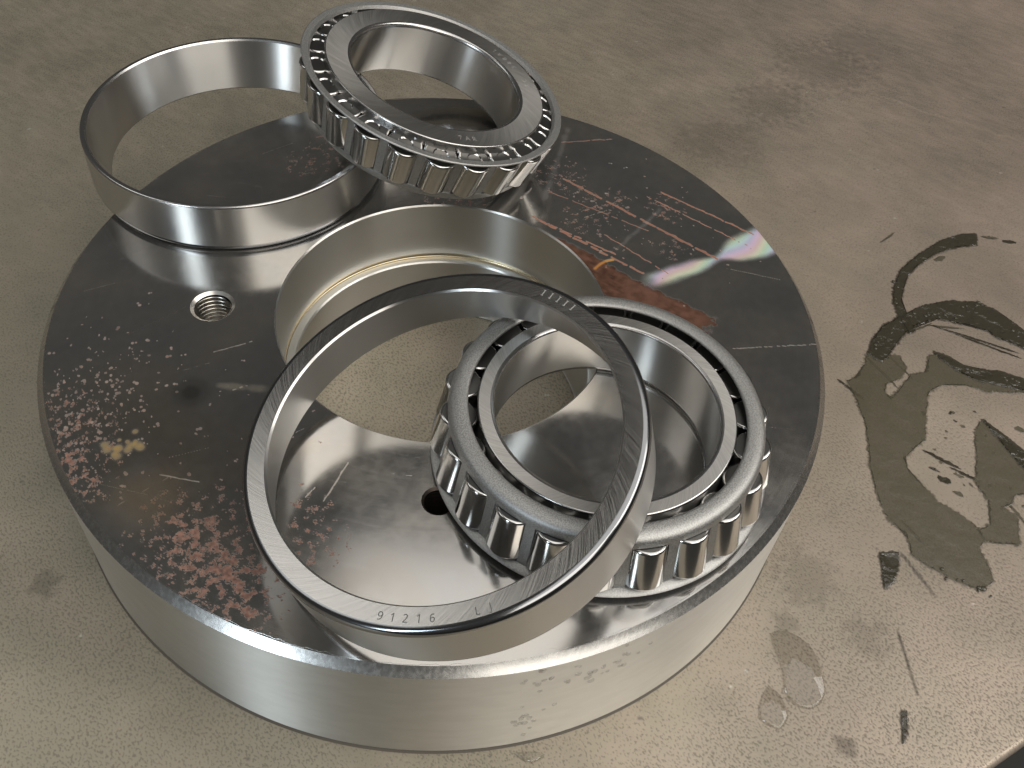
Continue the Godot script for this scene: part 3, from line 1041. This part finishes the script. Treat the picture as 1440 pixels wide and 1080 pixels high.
func dome(outline: Array, height: float, called: String) -> MeshInstance3D:
	var c := Vector2.ZERO
	for p in outline:
		c += p
	c /= outline.size()
	var curve := Curve2D.new()
	var n: int = outline.size()
	for i in n + 1:
		var p: Vector2 = outline[i % n]
		var d: Vector2 = (outline[(i + 1) % n] - outline[(i - 1 + n) % n]) / 6.0
		curve.add_point(p, -d, d)
	var pts := curve.get_baked_points()
	var s := Shape.new()
	var steps := 8
	var cnt := 72
	var inset := 1.6
	for k in steps + 1:
		var t := float(k) / steps
		for j in cnt:
			var p := curve.sample_baked(curve.get_baked_length() * j / cnt)
			var dist := p.distance_to(c)
			var dir := (p - c) / dist
			# a rounded margin, then a flat top
			var in_by := (1.0 - cos(t * PI / 2)) * inset if k < steps else dist
			var q := c + dir * maxf(dist - in_by, 0.0)
			var yy := height * sin(t * PI / 2)
			var nn := Vector3(dir.x * cos(t * PI / 2), sin(t * PI / 2) + 0.1, dir.y * cos(t * PI / 2)).normalized()
			s.vert(Vector3(q.x, yy + 0.03, q.y) * 0.001, nn, Vector2.ZERO)
	for k in steps:
		for j in cnt:
			var j2 := (j + 1) % cnt
			s.quad(k * cnt + j, k * cnt + j2, (k + 1) * cnt + j2, (k + 1) * cnt + j)
	return part(called, s.mesh(), M.water, self)


func oil_material(called: String, c: Color, rough: float, bump: float, thin: float, thick: float) -> StandardMaterial3D:
	# an oil film whose cover varies: the picture's alpha is how much it hides
	var m := StandardMaterial3D.new()
	m.resource_name = called
	m.albedo_color = c.linear_to_srgb()
	m.roughness = rough
	m.metallic = 0.0
	m.metallic_specular = 0.5
	var im := noise(FastNoiseLite.TYPE_SIMPLEX, 0.008, 61, 5).get_seamless_image(512, 512)
	im.convert(Image.FORMAT_L8)
	var grain := noise(FastNoiseLite.TYPE_SIMPLEX, 0.2, 62, 2).get_seamless_image(512, 512)
	grain.convert(Image.FORMAT_L8)
	var a := im.get_data()
	var g := grain.get_data()
	var out := PackedByteArray()
	out.resize(512 * 512 * 4)
	for i in a.size():
		var v := a[i] / 255.0
		var w := g[i] / 255.0
		var t := 200 + int(55.0 * w)
		out[i * 4] = t
		out[i * 4 + 1] = t
		out[i * 4 + 2] = t
		out[i * 4 + 3] = int(255.0 * clampf(lerpf(thin, thick, sm(0.3, 0.7, v)) - 0.12 * w, 0.0, 1.0))
	m.albedo_texture = ImageTexture.create_from_image(Image.create_from_data(512, 512, false, Image.FORMAT_RGBA8, out))
	m.transparency = BaseMaterial3D.TRANSPARENCY_ALPHA
	m.vertex_color_use_as_albedo = true
	m.heightmap_enabled = true
	m.heightmap_texture = ramp(im, 0, 1)
	m.heightmap_scale = bump
	m.uv1_scale = Vector3(4, 4, 4)
	return m


func make_liquids() -> void:
	var thin := oil_material("thin_oil", Color(0.118, 0.106, 0.070), 0.26, 0.01, 0.70, 0.80)
	var thick := oil_material("thick_oil", Color(0.055, 0.048, 0.033), 0.12, 0.05, 0.86, 1.0)
	var smear := Node3D.new()
	smear.name = "oil_smear"
	add_child(smear)
	tag(smear, "wide dark wet oil smear wiped across the bench right of the disc", "oil smear")
	film([Vector2(204.6, -39.8), Vector2(198.3, -29.5), Vector2(195.3, -24.9), Vector2(190.0, -23.0), Vector2(191.4, -10.4), Vector2(191.8, 4.2), Vector2(187.3, 26.4), Vector2(186.2, 40.7), Vector2(187.3, 53.9), Vector2(193.0, 60.4), Vector2(192.6, 70.9), Vector2(199.6, 77.0), Vector2(207.0, 82.4), Vector2(216.1, 86.8), Vector2(222.7, 82.2), Vector2(222.8, 73.1), Vector2(222.1, 66.4), Vector2(226.2, 63.7), Vector2(225.1, 58.2), Vector2(220.1, 51.2), Vector2(212.0, 44.5), Vector2(207.7, 36.2), Vector2(203.8, 28.0), Vector2(204.2, 21.4), Vector2(212.8, 13.8), Vector2(217.1, 10.5), Vector2(222.6, -5.8), Vector2(227.4, -17.5), Vector2(235.5, -22.2), Vector2(247.5, -22.6), Vector2(256.2, -18.4), Vector2(277.6, -18.6), Vector2(279.6, -23.6), Vector2(267.6, -28.6), Vector2(255.5, -30.5), Vector2(249.2, -32.5), Vector2(244.5, -38.8), Vector2(238.7, -41.9), Vector2(234.4, -39.4), Vector2(231.6, -30.6), Vector2(222.0, -27.1), Vector2(215.9, -20.7), Vector2(207.4, -11.7), Vector2(206.2, -16.9), Vector2(207.7, -22.2), Vector2(215.7, -24.7), Vector2(221.0, -31.6), Vector2(220.0, -40.3)], 0.0003, 1.0, thin, "wiped_streak", smear)
	film([Vector2(225.1, 58.2), Vector2(226.2, 63.7), Vector2(230.7, 64.6), Vector2(237.5, 64.5), Vector2(240.0, 66.2), Vector2(244.2, 51.9), Vector2(239.2, 47.0), Vector2(244.4, 44.7), Vector2(246.6, 40.6), Vector2(254.8, 39.4), Vector2(261.1, 23.3), Vector2(255.0, 11.5), Vector2(251.0, 5.1), Vector2(247.0, -0.6), Vector2(242.5, 5.3), Vector2(236.1, 25.4), Vector2(232.4, 33.8), Vector2(234.8, 44.1), Vector2(231.4, 56.0)], 0.0004, 1.0, thin, "wiped_streak", smear)
	film([Vector2(228.3, -76.9), Vector2(231.5, -87.5), Vector2(239.6, -101.9), Vector2(253.7, -114.9), Vector2(269.9, -126.7), Vector2(283.6, -132.7), Vector2(291.9, -133.2), Vector2(288.7, -124.2), Vector2(276.3, -121.8), Vector2(262.8, -115.9), Vector2(248.7, -105.1), Vector2(241.6, -97.1), Vector2(236.1, -87.7), Vector2(232.1, -77.1), Vector2(232.3, -66.4), Vector2(233.0, -57.0), Vector2(229.9, -55.0), Vector2(227.8, -66.2)], 0.0007, 0.6, thick, "thick_streak", smear)
	film([Vector2(204.9, -40.7), Vector2(210.3, -51.3), Vector2(219.2, -60.9), Vector2(232.3, -68.9), Vector2(244.0, -75.5), Vector2(258.8, -79.2), Vector2(272.7, -78.8), Vector2(280.2, -74.4), Vector2(284.4, -68.5), Vector2(292.4, -56.3), Vector2(288.0, -45.1), Vector2(280.4, -51.0), Vector2(275.2, -53.7), Vector2(271.4, -58.5), Vector2(264.8, -61.7), Vector2(256.6, -63.9), Vector2(246.1, -66.4), Vector2(232.2, -60.0), Vector2(223.2, -50.8), Vector2(213.5, -38.7), Vector2(208.9, -36.2)], 0.0006, 0.9, thick, "thick_streak", smear)
	film([Vector2(238.0, -43.5), Vector2(245.0, -40.5), Vector2(249.8, -34.5), Vector2(256.0, -32.5), Vector2(268.0, -31.0), Vector2(280.5, -25.5), Vector2(279.0, -19.0), Vector2(266.0, -22.0), Vector2(254.0, -25.5), Vector2(246.0, -31.5), Vector2(241.0, -38.0)], 0.0008, 0.7, thick, "thick_streak", smear)
	film([Vector2(248.0, -1.5), Vector2(257.0, 10.5), Vector2(263.0, 20.0), Vector2(262.0, 30.0), Vector2(256.5, 25.0), Vector2(252.5, 13.0)], 0.0007, 0.6, thick, "thick_streak", smear)
	var chip := film([Vector2(179.4, 70.0), Vector2(186.9, 69.9), Vector2(184.7, 77.2), Vector2(180.5, 83.3), Vector2(176.5, 86.2)], 0.0005, 0.3, thick, "oil_spot", self)
	tag(chip, "small dark pointed oil spot below the left side of the smear", "oil spot")
	var nick := film([Vector2(168.5, 136.0), Vector2(170.1, 136.0), Vector2(168.1, 143.5), Vector2(165.6, 147.6)], 0.0003, 0.3, thick, "oil_spot_001", self)
	tag(nick, "thin dark oil streak near the lower right corner of the bench", "oil spot")
	# specks and dry strokes round the streaks: middle x, middle z, half length, half width, turn
	var marks := [[264.0, -112.0, 4.0, 1.2, -0.5], [218.5, 33.0, 3.0, 1.4, 0.6], [222.5, 40.0, 2.2, 1.0, 0.6], [264.0, 4.0, 2.4, 1.5, 0.4], [226.0, 30.5, 2.0, 0.7, 0.5], [216.0, 27.5, 2.6, 0.6, 0.6], [221.0, 22.0, 9.0, 0.7, 0.62], [229.0, 30.0, 7.0, 0.6, 0.62], [246.0, 52.0, 9.0, 0.5, 1.2], [249.0, 60.0, 7.0, 0.4, 1.2], [262.0, -53.0, 22.0, 0.5, 0.42], [268.0, -48.0, 16.0, 0.4, 0.5], [238.0, -62.0, 12.0, 0.6, -0.45], [236.0, -59.0, 9.0, 0.4, -0.45], [250.0, -60.5, 10.0, 0.5, 0.1], [196.0, 60.0, 6.0, 0.5, 1.1], [190.0, -18.0, 8.0, 0.5, 0.9], [240.0, -128.0, 7.0, 0.4, -0.7], [299.0, -131.0, 5.0, 0.9, 0.1], [309.0, -128.0, 4.0, 1.2, 0.1], [212.0, -45.0, 10.0, 0.4, -0.9], [217.0, -36.0, 12.0, 0.5, 1.1], [208.0, -30.0, 12.0, 0.5, 1.1]]
	for k in 26:
		marks.push_back([rng.randf_range(212, 268), rng.randf_range(-12, 46), rng.randf_range(0.4, 1.3), rng.randf_range(0.25, 0.7), rng.randf_range(0, 3)])
	for k in marks:
		var q := []
		for i in 10:
			var a := TAU * i / 10.0
			q.push_back(Vector2(k[0], k[1]) + Vector2(cos(a) * k[2], sin(a) * k[3] * (0.6 + 0.8 * rng.randf())).rotated(k[4]))
		film(q, 0.00025, minf(0.8, float(k[3])), thin if rng.randf() < 0.7 else thick, "speck", smear, 0.0004)
	# wet ridges that catch the light
	var ridge := Shape.new()
	for l in [[232, -67, 275, -77, 16], [240, -70, 262, -66, 9], [252, -32, 278, -22, 12], [206, -42, 216, -56, 5], [229, -75, 236, -95, 4], [199, 77, 217, 87, 9], [286, -60, 290, -52, 4]]:
		for k in int(l[4]):
			var t := rng.randf()
			bead(ridge, Vector3(lerpf(l[0], l[2], t) + rng.randfn() * 1.2, 0.6, lerpf(l[1], l[3], t) + rng.randfn() * 1.2) * 0.001, Vector3.UP, rng.randf_range(0.0004, 0.0011), 0.4)
	var beads := StandardMaterial3D.new()
	beads.resource_name = "oil_bead"
	beads.albedo_color = Color(0.05, 0.045, 0.03).linear_to_srgb()
	beads.roughness = 0.08
	part("oil_beads", ridge.mesh(), beads, smear).set_meta("kind", "stuff")
	make_water("water", Color(0.36, 0.31, 0.22, 0.16))
	var w := dome([Vector2(126.1, 105.7), Vector2(126.8, 114.3), Vector2(127.4, 122.9), Vector2(126.6, 128.6), Vector2(129.0, 133.3), Vector2(134.4, 135.2), Vector2(139.8, 132.6), Vector2(142.1, 128.6), Vector2(142.5, 121.2), Vector2(141.8, 114.2), Vector2(139.1, 109.1), Vector2(132.9, 104.7)], 1.2, "water_puddle")
	tag(w, "long clear water puddle on the bench right of the disc front", "puddle")
	w = dome([Vector2(121.1, 126.2), Vector2(124.0, 128.6), Vector2(126.0, 133.3), Vector2(126.1, 138.3), Vector2(121.5, 142.7), Vector2(117.1, 140.6), Vector2(115.0, 138.3), Vector2(117.0, 131.8)], 1.0, "water_puddle_001")
	tag(w, "smaller clear water puddle just left of the long puddle", "puddle")
	w = dome([Vector2(27.2, 150.6), Vector2(30.2, 153.0), Vector2(33.3, 154.0), Vector2(36.4, 153.0), Vector2(38.0, 150.9), Vector2(33.0, 149.9)], 1.2, "water_puddle_002")
	tag(w, "round water drop at the foot of the disc wall", "puddle")
